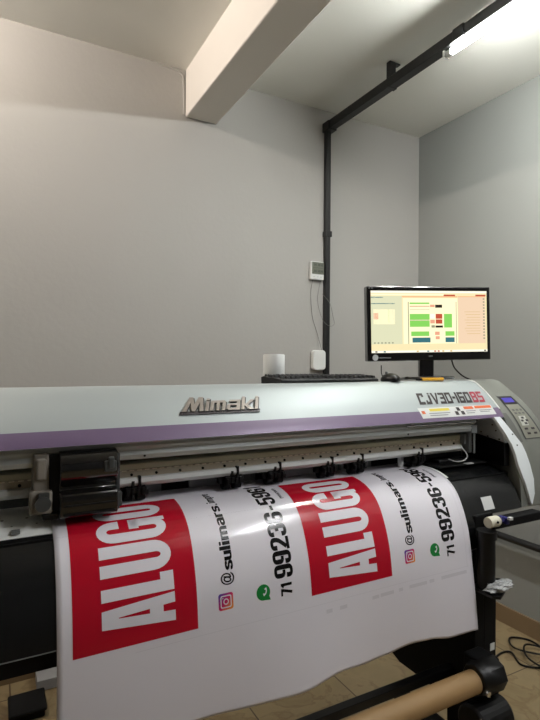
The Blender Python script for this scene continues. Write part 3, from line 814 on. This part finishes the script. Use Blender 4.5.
def heavy(s, X, s0, s1, w, name='lettering', m='vblack', tx=.21, ty=.155, parent=None):
    tot = sum(GL[c][0] for c in s) - .06
    bm = nb(); x = 0; k = (s0-s1)/tot
    for c in s:
        a, st = GL[c]
        for p in st: stroke(bm, p, tx, ty, x*k, 0, k, w, 0 if c in '17' else .15)
        x += a
    return ink(bm, name, m, X, s0, 1, 1, INK, .01, parent)
for dx in (0, .598):
    red = inkrect(.149+dx, .428+dx, .222, .583 if dx == 0 else .574, 'red_block', 'vred', INK)
    alugo(.374+dx, parent=red)
    # camera icon
    cx, cs = .501+dx, .537 if dx == 0 else .531
    bm = nb(); faces(bm, [rrect(0, 0, .0195, .006)]); ic = ink(bm, 'camera_icon', 'insta', cx, cs, 1, 1, INK, .05)
    bm = nb(); ro = rrect(0, 0, .0145, .0045); ri = rrect(0, 0, .0120, .0035); ring_strip(bm, ro+ro[:1], ri+ri[:1]); annulus(bm, 0, 0, .0048, .0072); faces(bm, [disc(.0083, .0083, .0014, 10)])
    ink(bm, 'icon_outline', 'vinyl', cx, cs, 1, 1, INK*2, .05, ic)
    # account name: @sulimars.impre
    rot_text('@', .527+dx, .500, .471, .036, .012, 'vblack', 'lettering')
    heavy('sulimars', .527+dx, .466, .296, .030)
    heavy('.', .527+dx, .290, .284, .030)
    heavy('impre', .525+dx, .280, .218, .026, tx=.17, ty=.13)
    # phone icon and number
    wx, ws = .604+dx, .5365 if dx == 0 else .529
    bm = nb(); faces(bm, [disc(0, 0, .0195), [(-.019, 0), (-.010, -.016), (-.021, -.020)]]); wi = ink(bm, 'phone_icon', 'vgreen', wx, ws, 1, 1, INK, .05)
    handset(wx, ws, wi, .0150)
    heavy('71', .688+dx, .557, .526, .033)
    heavy('99236', .695+dx, .512, .344, .056)
    heavy('-', .695+dx, .338, .321, .056)
    heavy('5961', .695+dx, .316, .205, .056)
    rot_text('(WHATSAPP)', .727+dx, .300, .240, .013, .03, 'vblack', 'lettering')
# colour check bar and faint lower marks
inkrect(1.270, 1.335, .155, .168, 'black_print', 'vblack')
inkrect(.28, 1.34, .6005, .6015, 'crease_line', 'vfaint')
inkrect(1.335, 1.336, .35, .60, 'crease_line', 'vfaint')
for x0_, x1_, a_ in ((.79, .81, .618), (.835, .86, .618), (.95, .975, .616), (.98, 1.03, .615), (1.05, 1.065, .614), (1.09, 1.16, .613), (1.17, 1.19, .612), (1.22, 1.33, .611)):
    inkrect(x0_, x1_, a_, a_+.010, 'ghost_print', 'vfaint')


# ---- items on the guide's right end
GS = Surf([(1.32, .3745), (1.277, .3865), (1.238, .406), (1.209, .435), (1.189, .472), (1.171, .517), (1.159, .561), (1.152, .606)], 6)
def gt(h):
    for i in range(len(GS.D)-1):
        a, b = H-GS.D[i].y, H-GS.D[i+1].y
        if a <= h <= b: return GS.S[i]+(h-a)/(b-a)*(GS.S[i+1]-GS.S[i])
sheetlet(GS, 1.460, 1.512, gt(.458), gt(.498), .001, 3, 'specification_label', 'paper', fg)
bm = nb(); lathe(bm, [(.0, 1.402), (.017, 1.402), (.018, 1.406), (.018, 1.444), (.015, 1.450), (.0, 1.450)], (0, 1.118, H-.514), 'X', 20)
ec = link('roller_end_cap', bm, 'offwhite', PR, smooth=True)
bm = nb(); tube(bm, [(1.423, 1.098, H-.510), (1.423, 1.095, H-.510)], .004, 8); link('cap_hole', bm, 'black_matte', ec)
bm = nb(); box(bm, 1.460, 1.474, 1.11, 1.125, H-.518, H-.500); box(bm, 1.478, 1.492, 1.105, 1.125, H-.528, H-.506); link('hose_fitting', bm, 'blue', PR, bevel=.002)
bm = nb(); box(bm, 1.48, 1.495, 1.095, 1.105, H-.512, H-.503); link('fitting_tag', bm, 'paper', PR)
bm = nb(); box(bm, 1.45, 1.700, 1.13, 1.170, H-.548, H-.520); link('lower_beam', bm, 'black_matte', PR, bevel=.002)

# ---- main lower body and stand
bm = nb(); box(bm, X0, 1.40, 1.24, 1.65, H-.56, H-.40); box(bm, 1.40, 1.66, 1.24, 1.65, H-.503, H-.40); link('machine_base', bm, 'black_matte', PR)
def stand(sx, xa):
    """one end of the stand; xa = inner face"""
    s = sx
    def bx(bm, a, b, *r): box(bm, min(xa+s*a, xa+s*b), max(xa+s*a, xa+s*b), *r)
    bm = nb()
    pl_ = [(1.165, H-.56), (1.63, H-.56), (1.63, .40), (1.60, .34), (1.52, .31), (1.165, .31)]
    prismX(bm, pl_, xa, xa+s*.045)
    leg = link('stand_leg', bm, 'black_matte', PR, bevel=.003)
    bm = nb(); bx(bm, .0, .088, 1.166, 1.50, H-.735, H-.505); bx(bm, .045, .105, 1.165, 1.30, .31, H-.735)
    link('leg_cover', bm, 'black_matte', PR, bevel=.003)
    bm = nb(); bx(bm, .01, .09, 1.02, 1.56, .09, .15); bx(bm, .02, .08, 1.18, 1.30, .15, .311); ft_ = link('stand_foot', bm, 'black_matte', PR, bevel=.004)
    for y in (1.07, 1.51):
        bm = nb(); tube(bm, [(xa+s*.03, y, .036), (xa+s*.07, y, .036)], .036, 20); bx(bm, .022, .03, y-.015, y+.015, .036, .092); bx(bm, .07, .078, y-.015, y+.015, .036, .092)
        link('caster', bm, 'black', ft_, smooth=True)
    return leg
lr_ = stand(1, 1.40); stand(-1, -.10)
bm = nb(); box(bm, 1.474, 1.496, 1.1632, 1.1645, .512, .536); link('inspection_label', bm, 'paper', lr_)
bm = nb(); box(bm, -.14, 1.40, 1.245, 1.275, H-1.068, H-1.040); link('crossbar', bm, 'black', PR, bevel=.002)
# post in front with rod, tray and take-up holder
bm = nb(); tube(bm, [(1.405, 1.125, H-.545), (1.405, 1.125, H-.7265)], .027, 18); tube(bm, [(1.405, 1.125, H-.54), (1.405, 1.125, H-.565)], .032, 18)
link('front_post', bm, 'black', PR, smooth=True)
bm = nb(); box(bm, 1.345, 1.42, 1.09, 1.165, H-1.0, H-.935); box(bm, 1.40, 1.44, 1.10, 1.165, H-1.3, H-.95); link('holder_arm', bm, 'black_matte', PR, bevel=.006)
bm = nb()
v = [(1.37, 1.075), (1.39, 1.060), (1.535, 1.128), (1.50, 1.165), (1.37, 1.165)]
a = [bm.verts.new((x, y, H-.727)) for x, y in v]; b = [bm.verts.new((x, y, H-.735)) for x, y in v]
bm.faces.new(a); bm.faces.new(b)
for i in range(5): bm.faces.new([a[i], a[(i+1) % 5], b[(i+1) % 5], b[i]])
link('tray_plate', bm, 'black', PR)
bm = nb(); lathe(bm, [(0, 1.320), (.044, 1.320), (.048, 1.326), (.048, 1.336), (.053, 1.342), (.053, 1.410), (.044, 1.418), (0, 1.418)], (0, 1.10, H-.985), 'X', 8)
tk = link('takeup_holder', bm, 'darkgrey', PR, smooth=True)
tk.data.materials[0] = M['black']
bm = nb(); lathe(bm, [(0, 0), (.008, 0), (.009, .006), (0, .012)], (1.31, 1.036, H-.992), 'Y', 12); link('chrome_screw', bm, 'chrome', tk, smooth=True)
bm = nb(); lathe(bm, [(0, 1.30), (.05, 1.30), (.056, 1.31), (.056, 1.43), (.05, 1.44), (0, 1.44)], (0, 1.095, H-1.115), 'X', 28)
box(bm, 1.32, 1.42, 1.02, 1.16, H-1.22, H-1.13)
link('takeup_motor', bm, 'black', PR, bevel=.004)
bm = nb(); box(bm, 1.30, 1.345, 1.034, 1.040, H-1.13, H-1.10); link('motor_plate', bm, 'greybox', PR)
# far end holder
bm = nb(); lathe(bm, [(0, -.16), (.057, -.16), (.057, -.10), (.046, -.085), (0, -.085)], (0, 1.10, H-.990), 'X', 28); box(bm, -.15, -.11, 1.08, 1.20, H-1.3, H-.99)
link('takeup_holder', bm, 'black', PR)

# ---- cardboard tube on the take-up
bm = nb(); rr = .034
n = 40
ro = [[bm.verts.new((x, 1.10+r*cos(2*pi*k/n), H-.990+r*sin(2*pi*k/n))) for k in range(n)] for x, r in ((-.083, rr), (1.318, rr), (1.318, rr-.004), (-.083, rr-.004))]
for i in range(4):
    for k in range(n): bm.faces.new([ro[i][k], ro[i][(k+1) % n], ro[(i+1) % 4][(k+1) % n], ro[(i+1) % 4][k]])
tag(link('cardboard_tube', bm, 'cardboard', smooth=True), 'brown cardboard core tube held low across the front of the printer', 'tube')

# ---- crumpled plastic on the tray
bm = nb(); bmesh.ops.create_icosphere(bm, subdivisions=4, radius=1)
from mathutils import noise as mn
for v in bm.verts:
    k = 1+.55*mn.noise(v.co*2.3)+.35*abs(mn.noise(v.co*5.1+Vector((3, 1, 2))))
    v.co = Vector((1.425+v.co.x*.048*k, 1.090+v.co.y*.020*k, H-.7115+max(v.co.z*.014*k, -.0135)))
tag(link('crumpled_plastic', bm, 'plastic_bag'), 'crumpled clear plastic wrap on the small black tray of the printer leg', 'plastic')

# =================================================================== things on top of the printer
SL = math.atan(.0625)                                   # the cover top falls gently to the back
def topz(y): return H-.0695-(y-1.43)*.0600
# keyboard
ky = thing('keyboard', 'long black keyboard lying on top of the printer left of the monitor', 'keyboard', (1.012, 1.50, topz(1.50)+.0012), rot=(-SL+radians(.0), 0, 0))
def local(o, parent): o.parent = parent; return o
bm = nb(); prismX(bm, [(-.070, .001), (.075, .001), (.075, .024), (.060, .026), (-.060, .013), (-.070, .009)], -.222, .222)
local(link('keyboard_body', bm, 'black', None, bevel=.002), ky)
bm = nb(); box(bm, -.0068, .0068, -.0068, .0068, 0, .008)
for v in bm.verts:
    if v.co.z > .004: v.co.x *= .75; v.co.y *= .75
kc = link('keycap', bm, 'key', None); ky.scale = (.9, 1, 1); first = True
tilt = math.atan(.013/.12)
cnt = 0
for r in range(6):
    yy = -.052+r*.0205
    for c in range(20):
        if r == 0 and 3 < c < 9: continue
        if r == 1 and c in (0, 12, 14): continue
        if r in (3,) and c in (14, 13, 15, 16): continue
        if r == 5 and c in (1, 17, 18, 19): continue
        if cnt >= 98: continue
        k = kc if first else kc.copy()
        if not first: COL.objects.link(k)
        first = False
        k.parent = ky; k.location = (-.210+c*.0221, yy, .0130+(yy+.06)*.108); k.rotation_euler = (tilt, 0, 0); cnt += 1
# mouse
ms = thing('computer_mouse', 'small black mouse between the keyboard and the monitor stand', 'mouse', (1.275, 1.44, topz(1.44)+.001), rot=(-SL, 0, radians(-15)))
bm = nb(); bmesh.ops.create_uvsphere(bm, u_segments=24, v_segments=14, radius=1)
for v in bm.verts:
    z = v.co.z
    v.co = Vector((v.co.x*.032, v.co.y*.050, max(z, -.25)*.024+.006))
local(link('mouse_body', bm, 'black', None, smooth=True), ms)
bm = nb(); tube(bm, [(-.003, .03, .0315), (.003, .03, .0315)], .006, 12); local(link('scroll_wheel', bm, 'darkgrey', None), ms)
bm = nb(); tube(bm, spline([(0, .048, .008), (0, .058, .012), (-.004, .064, .035), (-.002, .068, .062)]), .002, 7); local(link('mouse_cable', bm, 'black', None, smooth=True), ms)
# monitor
mz = topz(1.484)
mo = thing('monitor', 'black widescreen monitor with lit layout window on top of the printer', 'monitor', (1.509, 1.484, 0), rot=(0, 0, radians(-18.9)))
zc = 1.6345; hw, hh = .2585, .1455
bm = nb(); box(bm, -hw, hw, -.012, .022, zc-hh, zc+hh); bez = local(link('bezel', bm, 'black_gloss', None, bevel=.004, seg=3), mo)
roll_ = Matrix.Translation((0, 0, zc)) @ Matrix.Rotation(radians(-1.4), 4, 'Y') @ Matrix.Translation((0, 0, -zc)); bez.matrix_local = roll_
bm = nb(); box(bm, -hw+.05, hw-.05, .022, .045, zc-hh+.03, zc+hh-.04); q = local(link('rear_shell', bm, 'black', None, bevel=.01), mo); q.matrix_local = roll_
bm = nb(); box(bm, -.030, .030, .012, .030, mz+.016, zc-hh+.05); local(link('stand_neck', bm, 'black_gloss', None, bevel=.003), mo)
bm = nb()
lathe(bm, [(0, 0), (.095, 0), (.1, .004), (.095, .010), (.04, .017), (0, .018)], (0, 0, 0), 'Z', 40)
for v in bm.verts:
    v.co = Vector((v.co.x*1.15, v.co.y*.72+.01, v.co.z)); v.co.z += mz+.0075 - (v.co.y*.057) + v.co.x*.0195
local(link('stand_base', bm, 'black_gloss', None, smooth=True), mo)
bm = nb(); box(bm, -.243, .243, -.0128, -.012, zc-.113, zc+.128)
screen = local(link('screen', bm, 's_base', None), mo); screen.matrix_local = roll_
def sq_(u0, u1, v0, v1, m, name='screen_panel', lay_=1):
    """u,v in 0..1 of the screen, v from the top"""
    bm = nb(); x0 = -.243+.486*u0; x1 = -.243+.486*u1; za = zc+.128-.241*v1; zb = zc+.128-.241*v0
    y = -.0128-.0003*lay_
    bm.faces.new([bm.verts.new(p) for p in [(x0, y, za), (x1, y, za), (x1, y, zb), (x0, y, zb)]])
    o = link(name, bm, m, None); o.parent = screen; return o
sq_(0, 1, 0, .035, 's_white'); sq_(0, .26, .085, .86, 's_side'); sq_(.27, .74, .12, .86, 's_cream'); sq_(.745, .985, .10, .86, 's_right')
sq_(.26, .74, .085, .105, 's_bar'); sq_(.62, .72, .06, .085, 's_red'); sq_(.90, .99, .06, .085, 's_red'); sq_(.745, .985, .085, .10, 's_bar')
sq_(0, 1, .965, 1, 's_white'); sq_(.0, .2, .20, .215, 's_teal'); sq_(0, .1, .10, .115, 's_teal')
sq_(.02, .2, .30, .54, 's_cream'); sq_(.02, .06, .36, .46, 's_pink'); sq_(.145, .155, .3, .52, 's_green')
sq_(.325, .495, .375, .47, 's_green', lay_=2); sq_(.325, .495, .485, .585, 's_green', lay_=2); sq_(.325, .495, .19, .215, 's_green', lay_=2)
sq_(.335, .49, .66, .735, 's_green', lay_=2); sq_(.345, .50, .76, .84, 's_teal', lay_=2)
sq_(.62, .69, .375, .60, 's_green', lay_=2); sq_(.63, .71, .66, .735, 's_green', lay_=2); sq_(.63, .71, .76, .84, 's_teal', lay_=2)
sq_(.325, .495, .245, .255, 's_red', lay_=2); sq_(.325, .495, .30, .305, 's_line', lay_=2); sq_(.325, .495, .475, .48, 's_dark', lay_=2)
sq_(.50, .54, .375, .45, 's_white', lay_=2); sq_(.548, .605, .375, .455, 's_red', lay_=2); sq_(.548, .605, .465, .535, 's_red', lay_=2); sq_(.50, .54, .47, .53, 's_pink', lay_=2)
sq_(.545, .605, .225, .275, 's_dark', lay_=2); sq_(.50, .54, .225, .265, 's_pink', lay_=2); sq_(.545, .61, .565, .60, 's_dark', lay_=2)
sq_(.54, .58, .665, .72, 's_pink', lay_=2); sq_(.545, .58, .74, .79, 's_pink', lay_=2); sq_(.51, .54, .56, .60, 's_line', lay_=2)
sq_(.31, .317, .18, .86, 's_line', lay_=2); sq_(.725, .73, .18, .86, 's_line', lay_=2)
for k in range(9): sq_(.80+.01*(k % 3), .94, .34+.045*k, .346+.045*k, 's_tan', lay_=2)
for k in range(14): sq_(.965, .98, .12+.05*k, .14+.05*k, 's_line', lay_=2)
for k in range(6): sq_(.02+.03*k, .035+.03*k, .83, .85, 's_line', lay_=2)
for u, m in ((.03, 's_dark'), (.10, 's_teal'), (.38, 's_tan'), (.47, 's_teal'), (.53, 's_red'), (.56, 's_red'), (.60, 's_tan'), (.67, 's_tan'), (.97, 's_dark')):
    sq_(u, u+.018, .972, .993, m, lay_=2)
sq_(.0, .62, .05, .075, 's_cream', lay_=2)
# round white badge and label at lower left of the bezel, maker mark at centre
bm = nb(); tube(bm, [(-.228, -.0135, zc-.131), (-.228, -.0125, zc-.131)], .0115, 20); local(link('round_sticker', bm, 'lightgrey', None), mo).matrix_local = roll_
bm = nb(); box(bm, -.212, -.165, -.0128, -.012, zc-.134, zc-.130); local(link('bezel_print', bm, 'midgrey', None), mo).matrix_local = roll_
bm = nb(); box(bm, -.008, .008, -.0128, -.012, zc-.131, zc-.126); local(link('bezel_mark', bm, 'midgrey', None), mo).matrix_local = roll_
bm = nb(); box(bm, -.252, -.245, -.0128, -.012, zc+.136, zc+.140); box(bm, -.240, -.233, -.0128, -.012, zc+.136, zc+.140); local(link('bezel_mark', bm, 'midgrey', None), mo).matrix_local = roll_
bm = nb(); tube(bm, spline([(.10, .030, zc-.10), (.118, .034, zc-.145), (.123, .02, zc-.175), (.145, .0, zc-.205), (.175, -.01, zc-.2215)]), .003, 8); local(link('power_cable', bm, 'black', None, smooth=True), mo)

# yellow cutter
yk = thing('utility_knife', 'yellow utility knife lying in front of the monitor stand', 'knife', (1.45, 1.386, 0), rot=(0, 0, radians(-3)))
kz = H-.0725
bm = nb(); prismX(bm, [(-.006, 0), (.006, 0), (.008, .005), (.006, .012), (-.006, .012), (-.008, .005)], -.052, .052); kb = local(link('handle', bm, 'yellow', None, bevel=.001), yk)
kb.location.z = kz
bm = nb(); box(bm, -.075, -.052, -.005, .005, .002, .010); q = local(link('blade_slider', bm, 'black', None, bevel=.001), yk); q.location.z = kz
bm = nb(); box(bm, -.02, .02, -.0035, .0035, .012, .0135); q = local(link('grip_strip', bm, 'black', None), yk); q.location.z = kz
yk.location = (1.455, 1.412, .0045); 

# white cylinder
bm = nb(); zt = topz(1.60)
lathe(bm, [(.0, 0), (.036, 0), (.038, .003), (.038, .098), (.036, .102), (.022, .102), (.020, .098), (.020, .004), (0, .004)], (.868, 1.585, zt+.0035), 'Z', 40)
tag(link('tape_roll', bm, 'white', smooth=True), 'white cylindrical roll standing behind the left end of the keyboard', 'roll')

# =================================================================== floor objects
def loop_cable(pts, label):
    bm = nb(); tube(bm, spline(pts, 10), .0048, 8)
    return tag(link('floor_cable', bm, 'black', smooth=True), label, 'cable')
z = .006
loop_cable([(1.72, 1.42, z), (2.02, 1.60, z), (2.22, 1.72, z), (2.33, 1.72, z), (2.28, 1.62, z), (2.36, 1.56, z), (2.48, 1.62, z), (2.52, 1.74, z), (2.44, 1.80, z+.006), (2.36, 1.72, z+.014), (2.42, 1.62, z+.014), (2.53, 1.60, z), (2.50, 1.48, z), (2.36, 1.50, z+.006), (2.33, 1.62, z+.02), (2.44, 1.70, z+.02), (2.54, 1.55, z), (2.53, 1.3, z), (2.5, 1.0, z)], 'tangled black cable coiled on the floor beside the right wall')
# black crate and grey panel by the back wall, lower left
bm = nb(); box(bm, .065, .195, 2.31, 2.44, .002, .035); box(bm, .058, .202, 2.30, 2.45, .030, .045)
tag(link('storage_box', bm, 'black_matte', bevel=.006), 'flat black box on the floor behind the printer at lower left', 'box')
bm = nb(); box(bm, .175, .40, 2.49, 2.60, .002, .05)
tag(link('metal_case', bm, 'greybox', bevel=.003), 'low grey case on the floor against the back wall', 'case')

# =================================================================== camera
f, yaw, pit, rol = 511.35, .49328, .0032, .00713
cy, sy = cos(yaw), sin(yaw)
fw = Vector((sy*cos(pit), cy*cos(pit), sin(pit))); r = Vector((cy, -sy, 0)); u = r.cross(fw)
r2 = r*cos(rol)+u*sin(rol); u2 = r2.cross(fw)
cam = bpy.data.cameras.new('camera'); co = bpy.data.objects.new('camera', cam); COL.objects.link(co)
m4 = Matrix((r2, u2, -fw)).transposed().to_4x4(); m4.translation = Vector((0, 0, H))
co.matrix_world = m4
cam.sensor_fit = 'VERTICAL'; cam.sensor_height = 24; cam.lens = f/720*24; cam.clip_start = .02
scene.camera = co

w = bpy.data.worlds.new('w'); scene.world = w; w.use_nodes = True
w.node_tree.nodes['Background'].inputs[0].default_value = (.5, .5, .5, 1); w.node_tree.nodes['Background'].inputs[1].default_value = .2
vs = scene.view_settings; vs.view_transform = 'Standard'; vs.look = 'None'; vs.gamma = 1; vs.exposure = 0.25; vs.use_curve_mapping = False
scene.cycles.use_denoising = True
scene.cycles.max_bounces = 8; scene.cycles.diffuse_bounces = 5; scene.cycles.glossy_bounces = 4
scene.cycles.sample_clamp_indirect = 4
